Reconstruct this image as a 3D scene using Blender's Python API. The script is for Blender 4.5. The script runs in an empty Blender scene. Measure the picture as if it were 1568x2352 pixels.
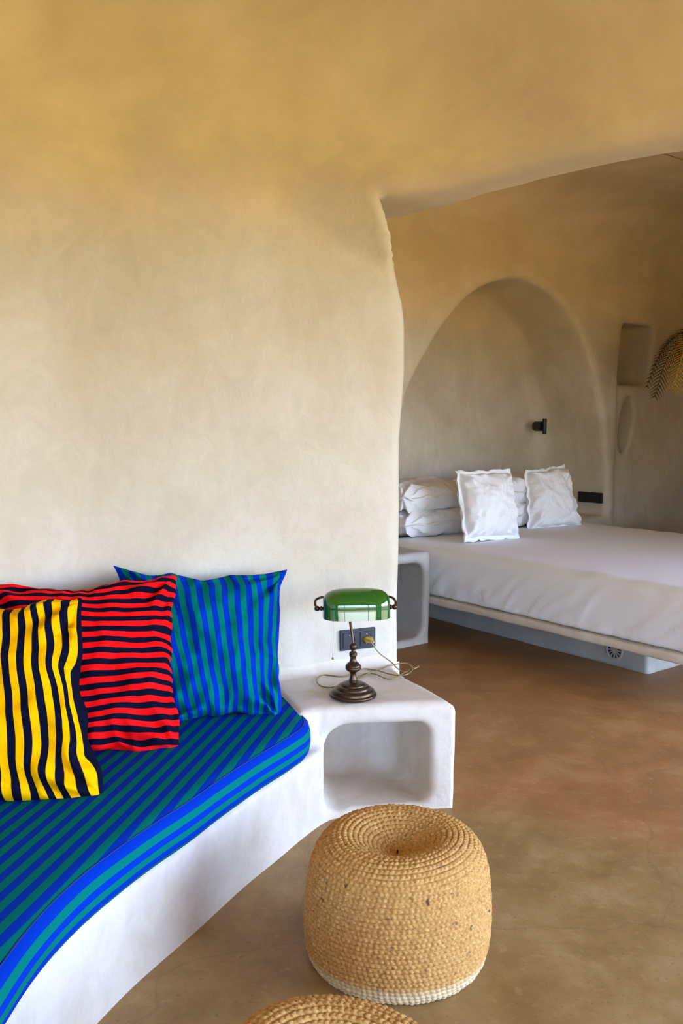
import bpy, math, random
import numpy as np
from mathutils import Vector, Matrix, noise as mnoise

# ------------------------------------------------------------------ camera
C = bpy.context.scene.collection
sc = bpy.context.scene
TILT = math.radians(5.88)
cam_d = bpy.data.cameras.new('camera')
cam = bpy.data.objects.new('camera', cam_d); C.objects.link(cam)
cam.location = (0, 0, 1.31)
cam.rotation_euler = (math.pi/2 - TILT, 0, 0)
cam_d.sensor_fit = 'VERTICAL'; cam_d.sensor_height = 36.0; cam_d.sensor_width = 24.0
cam_d.lens = 2000.0/2352*36.0
cam_d.clip_start = 0.02; cam_d.clip_end = 500
sc.camera = cam

# ------------------------------------------------------------------ light
WIN_Y = -2.0; RX = 4.6
wd = bpy.data.worlds.new('sky'); sc.world = wd; wd.use_nodes = True
wn = wd.node_tree.nodes; wl = wd.node_tree.links; wn.clear()
wo = wn.new('ShaderNodeOutputWorld'); bg = wn.new('ShaderNodeBackground')
sky = wn.new('ShaderNodeTexSky'); sky.sky_type = 'NISHITA'; sky.sun_disc = False
sky.sun_elevation = math.radians(50); sky.sun_rotation = math.radians(120)
sky.air_density = 1.0; sky.dust_density = 1.6
hs = wn.new('ShaderNodeHueSaturation'); hs.inputs['Saturation'].default_value = 1.0
wl.new(sky.outputs[0], hs.inputs['Color'])
wbm = wn.new('ShaderNodeMix'); wbm.data_type = 'RGBA'; wbm.blend_type = 'MULTIPLY'; wbm.inputs[0].default_value = 1.0
wl.new(hs.outputs[0], wbm.inputs[6]); wbm.inputs[7].default_value = (0.84, 0.98, 1.28, 1); wl.new(wbm.outputs[2], bg.inputs[0])
bg.inputs[1].default_value = 1.25; wl.new(bg.outputs[0], wo.inputs[0])

sun_d = bpy.data.lights.new('sun', 'SUN'); sun_d.energy = 8.5; sun_d.angle = 0.01
sun_d.color = (1.0, 0.88, 0.66)
sun = bpy.data.objects.new('sun', sun_d); C.objects.link(sun)
sun.rotation_euler = Vector((0.72, 0.10, -1.05)).to_track_quat('-Z', 'Y').to_euler()

por = bpy.data.lights.new('window_portal', 'AREA'); por.shape = 'RECTANGLE'
WX0, WX1, WZ0, WZ1 = -0.75, 2.75, 0.04, 1.90; RZ1 = 2.40
por.size = WX1-WX0; por.size_y = WZ1-WZ0; por.cycles.is_portal = True
po = bpy.data.objects.new('window_portal', por); C.objects.link(po)
po.location = ((WX0+WX1)/2, WIN_Y+0.02, (WZ0+WZ1)/2); po.rotation_euler = (math.pi/2, 0, math.pi)
RY0, RY1 = -1.7, 3.9
por2 = bpy.data.lights.new('window_portal', 'AREA'); por2.shape = 'RECTANGLE'
por2.size = RY1-RY0; por2.size_y = RZ1-WZ0; por2.cycles.is_portal = True
po2 = bpy.data.objects.new('window_portal', por2); C.objects.link(po2)
po2.location = (RX-0.02, (RY0+RY1)/2, (WZ0+RZ1)/2); po2.rotation_euler = (math.pi/2, 0, -math.pi/2+math.pi)

sc.view_settings.view_transform = 'Standard'; sc.view_settings.look = 'None'
sc.view_settings.gamma = 1.0; sc.view_settings.use_curve_mapping = False
sc.view_settings.exposure = 0.66
cy = sc.cycles
cy.use_denoising = True; cy.max_bounces = 8; cy.diffuse_bounces = 6; cy.glossy_bounces = 4
cy.sample_clamp_indirect = 8.0; cy.caustics_reflective = False; cy.caustics_refractive = False

# ------------------------------------------------------------------ materials
def new_mat(name):
    m = bpy.data.materials.new(name); m.use_nodes = True
    nt = m.node_tree; b = nt.nodes['Principled BSDF']
    return m, nt, b
def simple(name, col, rough=0.5, metal=0.0, **kw):
    m, nt, b = new_mat(name)
    b.inputs['Base Color'].default_value = (*col, 1); b.inputs['Roughness'].default_value = rough
    b.inputs['Metallic'].default_value = metal
    for k, v in kw.items(): b.inputs[k.replace('_', ' ')].default_value = v
    return m
def N(nt, t, **props):
    n = nt.nodes.new(t)
    for k, v in props.items(): setattr(n, k, v)
    return n
def pos(nt, scale=(1, 1, 1), rot=(0, 0, 0)):
    g = N(nt, 'ShaderNodeNewGeometry'); mp = N(nt, 'ShaderNodeMapping')
    mp.inputs['Scale'].default_value = scale; mp.inputs['Rotation'].default_value = rot
    nt.links.new(g.outputs['Position'], mp.inputs[0]); return mp.outputs[0]
def noise_n(nt, vec, scale, detail=4, rough=0.55, dist=0.0):
    n = N(nt, 'ShaderNodeTexNoise'); n.inputs['Scale'].default_value = scale
    n.inputs['Detail'].default_value = detail; n.inputs['Roughness'].default_value = rough
    n.inputs['Distortion'].default_value = dist; nt.links.new(vec, n.inputs['Vector']); return n.outputs[0]
def ramp(nt, fac, stops, interp='LINEAR'):
    r = N(nt, 'ShaderNodeValToRGB'); r.color_ramp.interpolation = interp
    e = r.color_ramp.elements
    while len(e) < len(stops): e.new(0.5)
    for k, (p, c) in enumerate(stops):
        e[k].position = p; e[k].color = (*c, 1) if len(c) == 3 else c
    nt.links.new(fac, r.inputs[0]); return r.outputs[0]
def mix(nt, fac, a, b, mode='MIX'):
    m = N(nt, 'ShaderNodeMix', data_type='RGBA', blend_type=mode)
    for s, v in ((0, fac), (6, a), (7, b)):
        if hasattr(v, 'is_output') or hasattr(v, 'links'): nt.links.new(v, m.inputs[s])
        elif s == 0: m.inputs[0].default_value = v
        else: m.inputs[s].default_value = (*v, 1)
    return m.outputs[2]
def bump(nt, bsdf, h, strength, dist, prev=None):
    b = N(nt, 'ShaderNodeBump'); b.inputs['Strength'].default_value = strength
    b.inputs['Distance'].default_value = dist; nt.links.new(h, b.inputs['Height'])
    if prev: nt.links.new(prev, b.inputs['Normal'])
    nt.links.new(b.outputs[0], bsdf.inputs['Normal']); return b.outputs[0]

def plaster(name, light, dark, warm, rough=0.62, streak=(1, 1, 1), ochre=None, oz=(1.8, 2.4)):
    m, nt, b = new_mat(name)
    p = pos(nt)
    big = noise_n(nt, p, 1.6, 5, 0.6, 0.6)
    c = ramp(nt, big, [(0.36, dark), (0.60, light)])
    med = noise_n(nt, pos(nt, (1.2, 1.2, 0.55)), 3.3, 6, 0.62, 1.0)
    c2 = mix(nt, ramp(nt, med, [(0.47, (0, 0, 0)), (0.75, (0.55, 0.55, 0.55))]), c, warm)
    st = noise_n(nt, pos(nt, streak), 9.0, 6, 0.7, 1.6)
    c3 = mix(nt, 0.22, c2, ramp(nt, st, [(0.3, (0.62, 0.62, 0.62)), (0.7, (1.2, 1.2, 1.2))]), 'MULTIPLY')
    if ochre:      # mixes towards a stronger ochre with height, in cloudy patches
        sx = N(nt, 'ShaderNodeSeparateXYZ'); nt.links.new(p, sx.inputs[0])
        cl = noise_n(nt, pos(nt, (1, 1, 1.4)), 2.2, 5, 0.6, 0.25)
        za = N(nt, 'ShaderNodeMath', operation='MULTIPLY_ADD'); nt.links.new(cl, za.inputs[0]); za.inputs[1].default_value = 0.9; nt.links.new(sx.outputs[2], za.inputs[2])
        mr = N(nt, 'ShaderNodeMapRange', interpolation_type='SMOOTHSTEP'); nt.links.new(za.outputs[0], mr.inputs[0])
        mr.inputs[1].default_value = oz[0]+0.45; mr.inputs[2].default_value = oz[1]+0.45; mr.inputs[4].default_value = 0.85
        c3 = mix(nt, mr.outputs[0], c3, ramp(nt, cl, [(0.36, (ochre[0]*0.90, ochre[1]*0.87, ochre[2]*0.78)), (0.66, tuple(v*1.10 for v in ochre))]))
    nt.links.new(c3, b.inputs['Base Color'])
    b.inputs['Roughness'].default_value = rough
    b.inputs['Specular IOR Level'].default_value = 0.35
    fine = noise_n(nt, pos(nt, streak), 14, 7, 0.65, 1.2)
    bump(nt, b, fine, 0.5, 0.006)
    return m
M = {}
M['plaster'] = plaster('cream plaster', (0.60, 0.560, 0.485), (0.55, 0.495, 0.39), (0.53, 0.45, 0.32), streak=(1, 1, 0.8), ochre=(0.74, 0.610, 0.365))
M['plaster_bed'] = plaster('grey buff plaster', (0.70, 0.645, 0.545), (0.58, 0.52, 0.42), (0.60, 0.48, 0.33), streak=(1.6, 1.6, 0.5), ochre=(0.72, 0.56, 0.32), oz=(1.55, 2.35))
M['plaster_ceiling'] = plaster('bedroom ceiling plaster', (0.42, 0.36, 0.28), (0.32, 0.27, 0.20), (0.30, 0.23, 0.15), streak=(0.6, 3.0, 1))
M['plaster_white'] = plaster('pale plaster', (0.69, 0.635, 0.56), (0.61, 0.54, 0.45), (0.53, 0.42, 0.29), streak=(1, 1, 1))
M['plaster_grey'] = plaster('grey plaster', (0.46, 0.44, 0.40), (0.36, 0.34, 0.31), (0.42, 0.36, 0.30))

def floor_mat():
    m, nt, b = new_mat('tan microcement')
    sx = N(nt, 'ShaderNodeSeparateXYZ'); nt.links.new(pos(nt), sx.inputs[0])
    wob = noise_n(nt, pos(nt), 1.3, 3)
    # the far pour is redder than the near one, they meet at a wandering seam
    a = N(nt, 'ShaderNodeMath', operation='MULTIPLY_ADD'); nt.links.new(wob, a.inputs[0]); a.inputs[1].default_value = 0.5
    nt.links.new(sx.outputs[1], a.inputs[2])
    a2 = N(nt, 'ShaderNodeMath', operation='MULTIPLY_ADD'); nt.links.new(sx.outputs[0], a2.inputs[0]); a2.inputs[1].default_value = 0.35
    nt.links.new(a.outputs[0], a2.inputs[2])
    sm = N(nt, 'ShaderNodeMapRange'); nt.links.new(a2.outputs[0], sm.inputs[0])
    sm.inputs[1].default_value = 3.10; sm.inputs[2].default_value = 3.30
    n1 = noise_n(nt, pos(nt), 4.0, 8, 0.72, 0.2)
    near = ramp(nt, n1, [(0.33, (0.24, 0.140, 0.045)), (0.50, (0.32, 0.195, 0.070)), (0.68, (0.41, 0.275, 0.12))])
    far = ramp(nt, n1, [(0.33, (0.26, 0.12, 0.038)), (0.52, (0.33, 0.16, 0.052)), (0.68, (0.40, 0.22, 0.085))])
    c = mix(nt, sm.outputs[0], near, far)
    sp = noise_n(nt, pos(nt), 26, 5, 0.7)
    c = mix(nt, ramp(nt, sp, [(0.56, (0, 0, 0)), (0.74, (0.35, 0.35, 0.35))]), c, (0.56, 0.40, 0.22))
    dk = noise_n(nt, pos(nt), 70, 3, 0.6)
    c = mix(nt, ramp(nt, dk, [(0.28, (0.6, 0.6, 0.6)), (0.38, (0, 0, 0))]), c, (0.14, 0.09, 0.05))
    # pale chips
    vo = N(nt, 'ShaderNodeTexNoise'); vo.inputs['Scale'].default_value = 7.5; vo.inputs['Detail'].default_value = 3
    nt.links.new(pos(nt), vo.inputs['Vector'])
    c = mix(nt, ramp(nt, vo.outputs[0], [(0.752, (0, 0, 0)), (0.765, (0.8, 0.8, 0.8))]), c, (0.62, 0.55, 0.46))
    # hair cracks
    vc = N(nt, 'ShaderNodeTexVoronoi', feature='DISTANCE_TO_EDGE'); vc.inputs['Scale'].default_value = 0.9
    dn = N(nt, 'ShaderNodeMix', data_type='VECTOR'); dn.inputs[0].default_value = 0.12
    nz = N(nt, 'ShaderNodeTexNoise'); nz.inputs['Scale'].default_value = 5; nt.links.new(pos(nt), nz.inputs['Vector'])
    nt.links.new(pos(nt), dn.inputs[4]); nt.links.new(nz.outputs[1], dn.inputs[5]); nt.links.new(dn.outputs[1], vc.inputs['Vector'])
    cr = ramp(nt, vc.outputs[0], [(0.0, (0.28, 0.28, 0.28)), (0.0022, (0, 0, 0))])
    c = mix(nt, cr, c, (0.15, 0.09, 0.05))
    nt.links.new(c, b.inputs['Base Color'])
    r = ramp(nt, n1, [(0.3, (0.42, 0.42, 0.42)), (0.7, (0.58, 0.58, 0.58))]); nt.links.new(r, b.inputs['Roughness'])
    b.inputs['Specular IOR Level'].default_value = 0.35
    bump(nt, b, noise_n(nt, pos(nt), 5, 8, 0.7), 0.35, 0.006)
    return m
M['floor'] = floor_mat()

def stripe_mat(name, c1, c2, period, axis='u', duty=0.5, wob=0.0, vec=None, rough=0.85, phase=0.0):
    """woven stripes; axis u/v use the UV map, otherwise world position dotted with vec"""
    m, nt, b = new_mat(name)
    if axis in 'uv':
        uv = N(nt, 'ShaderNodeUVMap'); s = N(nt, 'ShaderNodeSeparateXYZ'); nt.links.new(uv.outputs[0], s.inputs[0])
        src = s.outputs[0 if axis == 'u' else 1]
    else:
        d = N(nt, 'ShaderNodeVectorMath', operation='DOT_PRODUCT'); nt.links.new(pos(nt), d.inputs[0]); d.inputs[1].default_value = vec
        src = d.outputs['Value']
    if wob:
        w = noise_n(nt, pos(nt), 3.0, 2)
        ma = N(nt, 'ShaderNodeMath', operation='MULTIPLY_ADD'); nt.links.new(w, ma.inputs[0]); ma.inputs[1].default_value = wob
        nt.links.new(src, ma.inputs[2]); src = ma.outputs[0]
    k = N(nt, 'ShaderNodeMath', operation='MULTIPLY_ADD'); nt.links.new(src, k.inputs[0]); k.inputs[1].default_value = 1.0/period; k.inputs[2].default_value = phase+50
    f = N(nt, 'ShaderNodeMath', operation='FRACT'); nt.links.new(k.outputs[0], f.inputs[0])
    e = 0.03
    c = ramp(nt, f.outputs[0], [(0, c1), (duty-e, c1), (duty, c2), (1-e, c2), (1, c1)])
    wv = noise_n(nt, pos(nt), 420, 2)
    c = mix(nt, 0.35, c, ramp(nt, wv, [(0.3, (0.75, 0.75, 0.75)), (0.7, (1.15, 1.15, 1.15))]), 'MULTIPLY')
    nt.links.new(c, b.inputs['Base Color']); b.inputs['Roughness'].default_value = rough
    b.inputs['Specular IOR Level'].default_value = 0.04
    bump(nt, b, wv, 0.25, 0.001)
    return m
NAVY = (0.003, 0.004, 0.016); RED = (0.85, 0.006, 0.008); YEL = (0.86, 0.44, 0.0)
BLU = (0.0, 0.028, 0.37); TEAL = (0.0, 0.145, 0.125)
M['s_blue'] = stripe_mat('blue and green striped cotton', BLU, TEAL, 1/13.5, 'u')
M['s_red'] = stripe_mat('red and navy striped cotton', RED, NAVY, 1/16.5, 'v')
M['s_yel'] = stripe_mat('yellow and navy striped cotton', YEL, NAVY, 1/15.5, 'u', phase=0.3)
sd = Vector((0.98, -0.20, 0)).normalized()
M['pad_top'] = stripe_mat('blue and green striped pad top', BLU, TEAL, 0.042, 'p', vec=tuple(sd))
M['pad_side'] = stripe_mat('blue and green striped pad side', BLU, TEAL, 0.036, 'p', vec=(0, 0, -1), phase=0.3575/0.036)
M['piping'] = simple('dark blue piping', (0.0, 0.02, 0.2), 0.8)
def linen(name, col):
    m, nt, b = new_mat(name)
    b.inputs['Base Color'].default_value = (*col, 1); b.inputs['Roughness'].default_value = 0.85
    b.inputs['Specular IOR Level'].default_value = 0.15; b.inputs['Sheen Weight'].default_value = 0.05
    bump(nt, b, noise_n(nt, pos(nt), 600, 2), 0.15, 0.0006); return m
M['linen'] = linen('white cotton', (0.80, 0.80, 0.81))
M['bronze'] = simple('aged bronze', (0.085, 0.055, 0.032), 0.36, 0.85)
M['brass'] = simple('dull brass', (0.36, 0.26, 0.10), 0.35, 0.9)
M['black'] = simple('matt black plastic', (0.012, 0.013, 0.015), 0.4)
M['navyplastic'] = simple('blue black plastic', (0.009, 0.013, 0.026), 0.45)
M['navydark'] = simple('socket recess', (0.004, 0.006, 0.014), 0.3)
M['steel'] = simple('contact metal', (0.6, 0.6, 0.58), 0.3, 1.0)
M['plug'] = simple('gold coloured plug', (0.55, 0.40, 0.06), 0.3, 0.5)
M['cord'] = simple('gold fabric cord', (0.26, 0.19, 0.07), 0.32, 0.35)
M['green_glass'] = simple('green cased glass', (0.0, 0.095, 0.008), 0.04, 0.0, Coat_Weight=1.0, Coat_Roughness=0.02, IOR=1.55)
M['white_glass'] = simple('white glass lining', (0.8, 0.82, 0.78), 0.2)
M['palm_gold'] = simple('golden leaf', (0.60, 0.36, 0.04), 0.4, 0.35)
M['palm_dark'] = simple('brown gold leaf', (0.075, 0.042, 0.01), 0.5, 0.3)
M['frame'] = simple('window frame', (0.30, 0.22, 0.14), 0.5)
M['terrace'] = simple('sunlit terrace', (0.55, 0.37, 0.11), 0.8)
M['leaf'] = simple('green leaf', (0.04, 0.12, 0.03), 0.5)
M['bark'] = simple('bark', (0.15, 0.10, 0.06), 0.9)
M['earth'] = simple('dry ground', (0.44, 0.31, 0.09), 0.9)

# ------------------------------------------------------------------ object helpers
def link_mesh(name, verts, faces, mat=None, parent=None, smooth=True, mats=None, mi=None):
    me = bpy.data.meshes.new(name)
    me.from_pydata([tuple(map(float, v)) for v in verts], [], [tuple(map(int, f)) for f in faces])
    me.update()
    if smooth: me.polygons.foreach_set('use_smooth', [True]*len(me.polygons))
    for mm in (mats or ([mat] if mat else [])): me.materials.append(mm)
    if mi is not None: me.polygons.foreach_set('material_index', mi)
    o = bpy.data.objects.new(name, me); C.objects.link(o)
    if parent: o.parent = parent
    return o
def fast_mesh(name, V, Q, mat, parent=None):
    me = bpy.data.meshes.new(name)
    V = np.asarray(V, np.float32); Q = np.asarray(Q, np.int32)
    me.vertices.add(len(V)); me.vertices.foreach_set('co', V.ravel())
    me.loops.add(Q.size); me.loops.foreach_set('vertex_index', Q.ravel())
    me.polygons.add(len(Q)); me.polygons.foreach_set('loop_start', np.arange(0, Q.size, 4, dtype=np.int32))
    me.polygons.foreach_set('use_smooth', np.ones(len(Q), bool))
    me.update(calc_edges=True); me.validate()
    me.materials.append(mat)
    o = bpy.data.objects.new(name, me); C.objects.link(o)
    if parent: o.parent = parent
    return o
def struct(o): o['kind'] = 'structure'; return o
def tag(o, label, cat, group=None):
    o['label'] = label; o['category'] = cat
    if group: o['group'] = group
    return o
def empty(name, loc=(0, 0, 0), rz=0.0):
    o = bpy.data.objects.new(name, None); C.objects.link(o); o.location = loc; o.rotation_euler = (0, 0, rz)
    o.empty_display_size = 0.05; return o
class MB:
    def __init__(s): s.v = []; s.f = []
    def add(s, v, f):
        n = len(s.v); s.v += [tuple(p) for p in v]; s.f += [tuple(i+n for i in q) for q in f]; return s
    def box(s, x0, y0, z0, x1, y1, z1, mat=None):
        v = [(x, y, z) for z in (z0, z1) for (x, y) in ((x0, y0), (x1, y0), (x1, y1), (x0, y1))]
        if mat is not None: v = [mat @ Vector(p) for p in v]
        return s.add(v, [(0, 3, 2, 1), (4, 5, 6, 7), (0, 1, 5, 4), (1, 2, 6, 5), (2, 3, 7, 6), (3, 0, 4, 7)])
    def lathe(s, prof, n=48, mat=None, cap=True):
        v = []; f = []
        for (r, z) in prof:
            for k in range(n):
                t = 2*math.pi*k/n; v.append((r*math.cos(t), r*math.sin(t), z))
        for i in range(len(prof)-1):
            for k in range(n):
                a = i*n+k; b = i*n+(k+1) % n; f.append((a, b, b+n, a+n))
        if cap: f.append(tuple(range(n-1, -1, -1))); f.append(tuple((len(prof)-1)*n+k for k in range(n)))
        if mat is not None: v = [mat @ Vector(p) for p in v]
        return s.add(v, f)
    def tube(s, pts, r, n=10, caps=True):
        pts = [Vector(p) for p in pts]; rr = r if hasattr(r, '__len__') else [r]*len(pts)
        v = []; f = []; up = Vector((0, 0, 1)); prev = None
        for i, p in enumerate(pts):
            t = (pts[min(i+1, len(pts)-1)]-pts[max(i-1, 0)]).normalized()
            if prev is None:
                a = t.cross(up)
                if a.length < 1e-3: a = t.cross(Vector((1, 0, 0)))
                a.normalize()
            else:
                a = prev - t*prev.dot(t); a.normalize()
            prev = a; b = t.cross(a)
            for k in range(n):
                q = 2*math.pi*k/n; v.append(p+(a*math.cos(q)+b*math.sin(q))*rr[i])
        for i in range(len(pts)-1):
            for k in range(n):
                x = i*n+k; y = i*n+(k+1) % n; f.append((x, y, y+n, x+n))
        if caps: f.append(tuple(range(n-1, -1, -1))); f.append(tuple((len(pts)-1)*n+k for k in range(n)))
        return s.add(v, f)
    def sphere(s, c, r, n=16):
        prof = [(max(1e-4, r*math.sin(math.pi*i/n)), -r*math.cos(math.pi*i/n)) for i in range(n+1)]
        return s.lathe(prof, n*2, Matrix.Translation(c))
    def build(s, name, mat, parent=None, smooth=True, bevel=0):
        o = link_mesh(name, s.v, s.f, mat, parent, smooth)
        if bevel:
            b = o.modifiers.new('b', 'BEVEL'); b.width = bevel; b.segments = 3; b.limit_method = 'ANGLE'
        if smooth and bevel: o.modifiers.new('w', 'WEIGHTED_NORMAL')
        return o
def autosmooth(o, ang=40):
    me = o.data
    import bmesh
    bm = bmesh.new(); bm.from_mesh(me)
    for e in bm.edges:
        if len(e.link_faces) == 2 and e.calc_face_angle(0) > math.radians(ang): e.smooth = False
    bm.to_mesh(me); bm.free(); return o
def spline(pts, n):
    """Catmull-Rom through pts"""
    P = np.array(pts, float); out = []
    Q = np.vstack([2*P[0]-P[1], P, 2*P[-1]-P[-2]])
    for i in range(len(P)-1):
        p0, p1, p2, p3 = Q[i:i+4]
        for t in np.linspace(0, 1, n, endpoint=False):
            out.append(0.5*((2*p1)+(-p0+p2)*t+(2*p0-5*p1+4*p2-p3)*t*t+(-p0+3*p1-3*p2+p3)*t**3))
    out.append(P[-1]); return np.array(out)

# ------------------------------------------------------------------ implicit surfaces (hand-formed plaster)
def rmin(a, b, r):
    return np.maximum(r, np.minimum(a, b)) - np.hypot(np.maximum(r-a, 0), np.maximum(r-b, 0))
def rmax(a, b, r):
    return np.minimum(-r, np.maximum(a, b)) + np.hypot(np.maximum(r+a, 0), np.maximum(r+b, 0))
def poly_sdf(x, y, P):
    P = np.asarray(P, float); d = np.full(np.broadcast(x, y).shape, 1e9); s = np.ones_like(d)
    n = len(P); j = n-1
    for i in range(n):
        ex, ey = P[j]-P[i]; wx = x-P[i, 0]; wy = y-P[i, 1]
        t = np.clip((wx*ex+wy*ey)/(ex*ex+ey*ey), 0, 1)
        d = np.minimum(d, (wx-ex*t)**2+(wy-ey*t)**2)
        c1 = y >= P[i, 1]; c2 = y < P[j, 1]; c3 = ex*wy > ey*wx
        flip = (c1 & c2 & c3) | (~c1 & ~c2 & ~c3); s = np.where(flip, -s, s); j = i
    return s*np.sqrt(d)
def surface_nets(fn, lo, hi, h):
    ax = [np.arange(lo[k], hi[k]+h*0.5, h) for k in range(3)]
    X, Y, Z = np.meshgrid(*ax, indexing='ij', sparse=True)
    D = np.ascontiguousarray(np.broadcast_to(fn(X, Y, Z), [len(a) for a in ax])).astype(np.float32)
    S = D < 0
    nx, ny, nz = D.shape
    cnt = np.zeros((nx-1, ny-1, nz-1), np.int8)
    for i in (0, 1):
        for j in (0, 1):
            for k in (0, 1): cnt += S[i:nx-1+i, j:ny-1+j, k:nz-1+k]
    act = (cnt > 0) & (cnt < 8)
    idx = -np.ones(act.shape, np.int64); I = np.argwhere(act); idx[act] = np.arange(len(I))
    acc = np.zeros((len(I), 3)); num = np.zeros(len(I))
    corners = [(i, j, k) for i in (0, 1) for j in (0, 1) for k in (0, 1)]
    val = {c: D[I[:, 0]+c[0], I[:, 1]+c[1], I[:, 2]+c[2]] for c in corners}
    for c in corners:
        for a in range(3):
            if c[a]: continue
            e = list(c); e[a] = 1; e = tuple(e); v0 = val[c]; v1 = val[e]
            m = (v0 < 0) != (v1 < 0); t = np.where(m, v0/np.where(m, v0-v1, 1), 0)
            p = np.tile(np.array(c, float), (len(I), 1)); p[:, a] += t
            acc[m] += p[m]; num[m] += 1
    V = (I+acc/num[:, None])*h+np.array(lo)
    quads = []
    for a in range(3):
        b, c = [(1, 2), (2, 0), (0, 1)][a]
        sl0 = [slice(None)]*3; sl1 = [slice(None)]*3
        sl0[a] = slice(0, -1); sl1[a] = slice(1, None)
        s0 = S[tuple(sl0)]; s1 = S[tuple(sl1)]; E = np.argwhere(s0 != s1)
        ok = (E[:, b] > 0) & (E[:, c] > 0) & (E[:, b] < D.shape[b]-1) & (E[:, c] < D.shape[c]-1); E = E[ok]
        sg = S[E[:, 0], E[:, 1], E[:, 2]]
        def cell(db, dc):
            q = E.copy(); q[:, b] += db; q[:, c] += dc; return idx[q[:, 0], q[:, 1], q[:, 2]]
        q = np.stack([cell(-1, -1), cell(0, -1), cell(0, 0), cell(-1, 0)], 1)
        q[~sg] = q[~sg][:, ::-1]; quads.append(q)
    Q = np.vstack(quads)
    for _ in range(3):      # settle the vertices onto the surface
        x, y, z = V.T; d = fn(x, y, z); e = h*0.5
        g = np.stack([fn(x+e, y, z)-fn(x-e, y, z), fn(x, y+e, z)-fn(x, y-e, z), fn(x, y, z+e)-fn(x, y, z-e)], 1)/(2*e)
        gl = np.maximum((g*g).sum(1), 0.2); st = (d/gl)[:, None]*g
        V = V-np.clip(st, -h*0.6, h*0.6)
    return V, Q
def submesh(V, Q, keep):
    q = Q[keep]; u, inv = np.unique(q.ravel(), return_inverse=True)
    return V[u], inv.reshape(q.shape)
def lump(x, y, z):
    return (0.0032*np.sin(5.1*x+2.2*z+1.3)*np.sin(4.3*y-3.1*z+0.4)+0.0022*np.sin(9.7*x-6.1*y+2.0)*np.sin(8.3*z+3.7*x)
            + 0.0012*np.sin(17*x+13*z)*np.sin(15*y-11*z+2))

# sofa wall frame: a runs along the wall (away to the right), b is the distance out in front of it
WO = (0.060, 3.270); WA = (0.9135, 0.4067); WB = (0.4067, -0.9135)
def wab(x, y): return (x-WO[0])*WA[0]+(y-WO[1])*WA[1], (x-WO[0])*WB[0]+(y-WO[1])*WB[1]
HO = (0.10, 3.38); HA = (0.755, -0.656); HB = (0.656, 0.755); HT = 0.18; HZ = 2.125
AZ = [0.0, .37, .57, .83, 1.26, 1.39, 1.51, 1.68, 1.76, 1.86, 1.92, 2.01, 2.07, 2.13, 3.0]
AA = [.190, .194, .195, .203, .205, .216, .222, .220, .208, .178, .150, .098, .062, .036, .03]
CEIL = 2.75
def wall_b(l, z): return l*1.5 - 0.03*(np.exp(-((z-1.25)/0.8)**2)-0.4)
def near_sdf(x, y, z):
    a, b = wab(x, y); hb = (x-HO[0])*HB[0]+(y-HO[1])*HB[1]
    l = lump(x, y, z)
    bb = b - wall_b(l, z)
    k = np.clip((2.12-z)/0.55, 0, 1); k = k*k*(3-2*k)
    E = rmin(bb, -hb+l+0.55*k, 0.42-0.37*k)
    E = rmin(E, x+1.36, 0.60)
    E = rmin(E, CEIL-z, 0.62)
    ae = np.interp(z, AZ, AA)
    O = np.maximum(z-HZ-0.02*np.sin(2.3*(x-y)), ae-a)
    S = rmax(E, -O, 0.055)
    back = np.maximum(-(b+0.30), hb-HT)
    return rmax(S, back, 0.02)

LX, LY, LH = (-1.75, 2.6), (0.7, 4.1), (-0.06, 3.2)
V, Q = surface_nets(near_sdf, (-1.75, 0.6, -0.06), (2.7, 4.0, 3.15), 0.026)
fc = V[Q].mean(1)
# label faces by what they belong to
x, y, z = fc.T
a_, b_ = wab(x, y); hb_ = (x-HO[0])*HB[0]+(y-HO[1])*HB[1]
is_c = (CEIL-z < 0.012) & (np.abs(CEIL-z) < np.minimum(np.abs(b_), np.abs(hb_)))
isleft = (x+1.36 < np.minimum(b_, 1e9)) & (x < -0.9) & ~is_c
ish = (~is_c) & (~isleft) & (z > HZ-0.03) & (np.abs(hb_) < np.abs(b_)+0.0) & (a_ > -0.05)
for nm, k in (('ceiling', is_c), ('wall_left', isleft), ('trim_1', ish), ('wall_sofa', ~(is_c | isleft | ish))):
    if k.any():
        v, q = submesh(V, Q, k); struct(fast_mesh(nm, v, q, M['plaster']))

# ---- bench and side table, moulded in one with the wall
FRONT = [(0.02, 2.80), (-0.045, 2.755), (-0.118, 2.640), (-0.185, 2.510), (-0.255, 2.385), (-0.325, 2.240), (-0.385, 2.105), (-0.445, 1.985), (-0.500, 1.865),
         (-0.548, 1.740), (-0.582, 1.600), (-0.597, 1.450), (-0.603, 1.200), (-0.600, 0.55)]
FR = spline(FRONT, 6)
bench_poly = [tuple(p) for p in FR] + [(-1.6, 0.55), (-1.6, 2.9), (-1.2, 3.0), (0.02, 3.4)]
table_poly = [(-0.145, 2.735), (-0.075, 2.785), (0.02, 2.806), (0.20, 2.832), (0.382, 2.852), (0.31, 3.02), (0.248, 3.16), (0.180, 3.38), (0.14, 3.6), (-0.4, 3.4), (-0.265, 3.06)]
BZ, TZ = 0.252, 0.372
TO = (-0.035, 2.807); TD = (0.9948, 0.102); TN = (0.102, -0.9948)
def rext(d2, dz, r): 
    return np.minimum(np.maximum(d2+r, dz+r), 0)+np.hypot(np.maximum(d2+r, 0), np.maximum(dz+r, 0))-r
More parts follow.
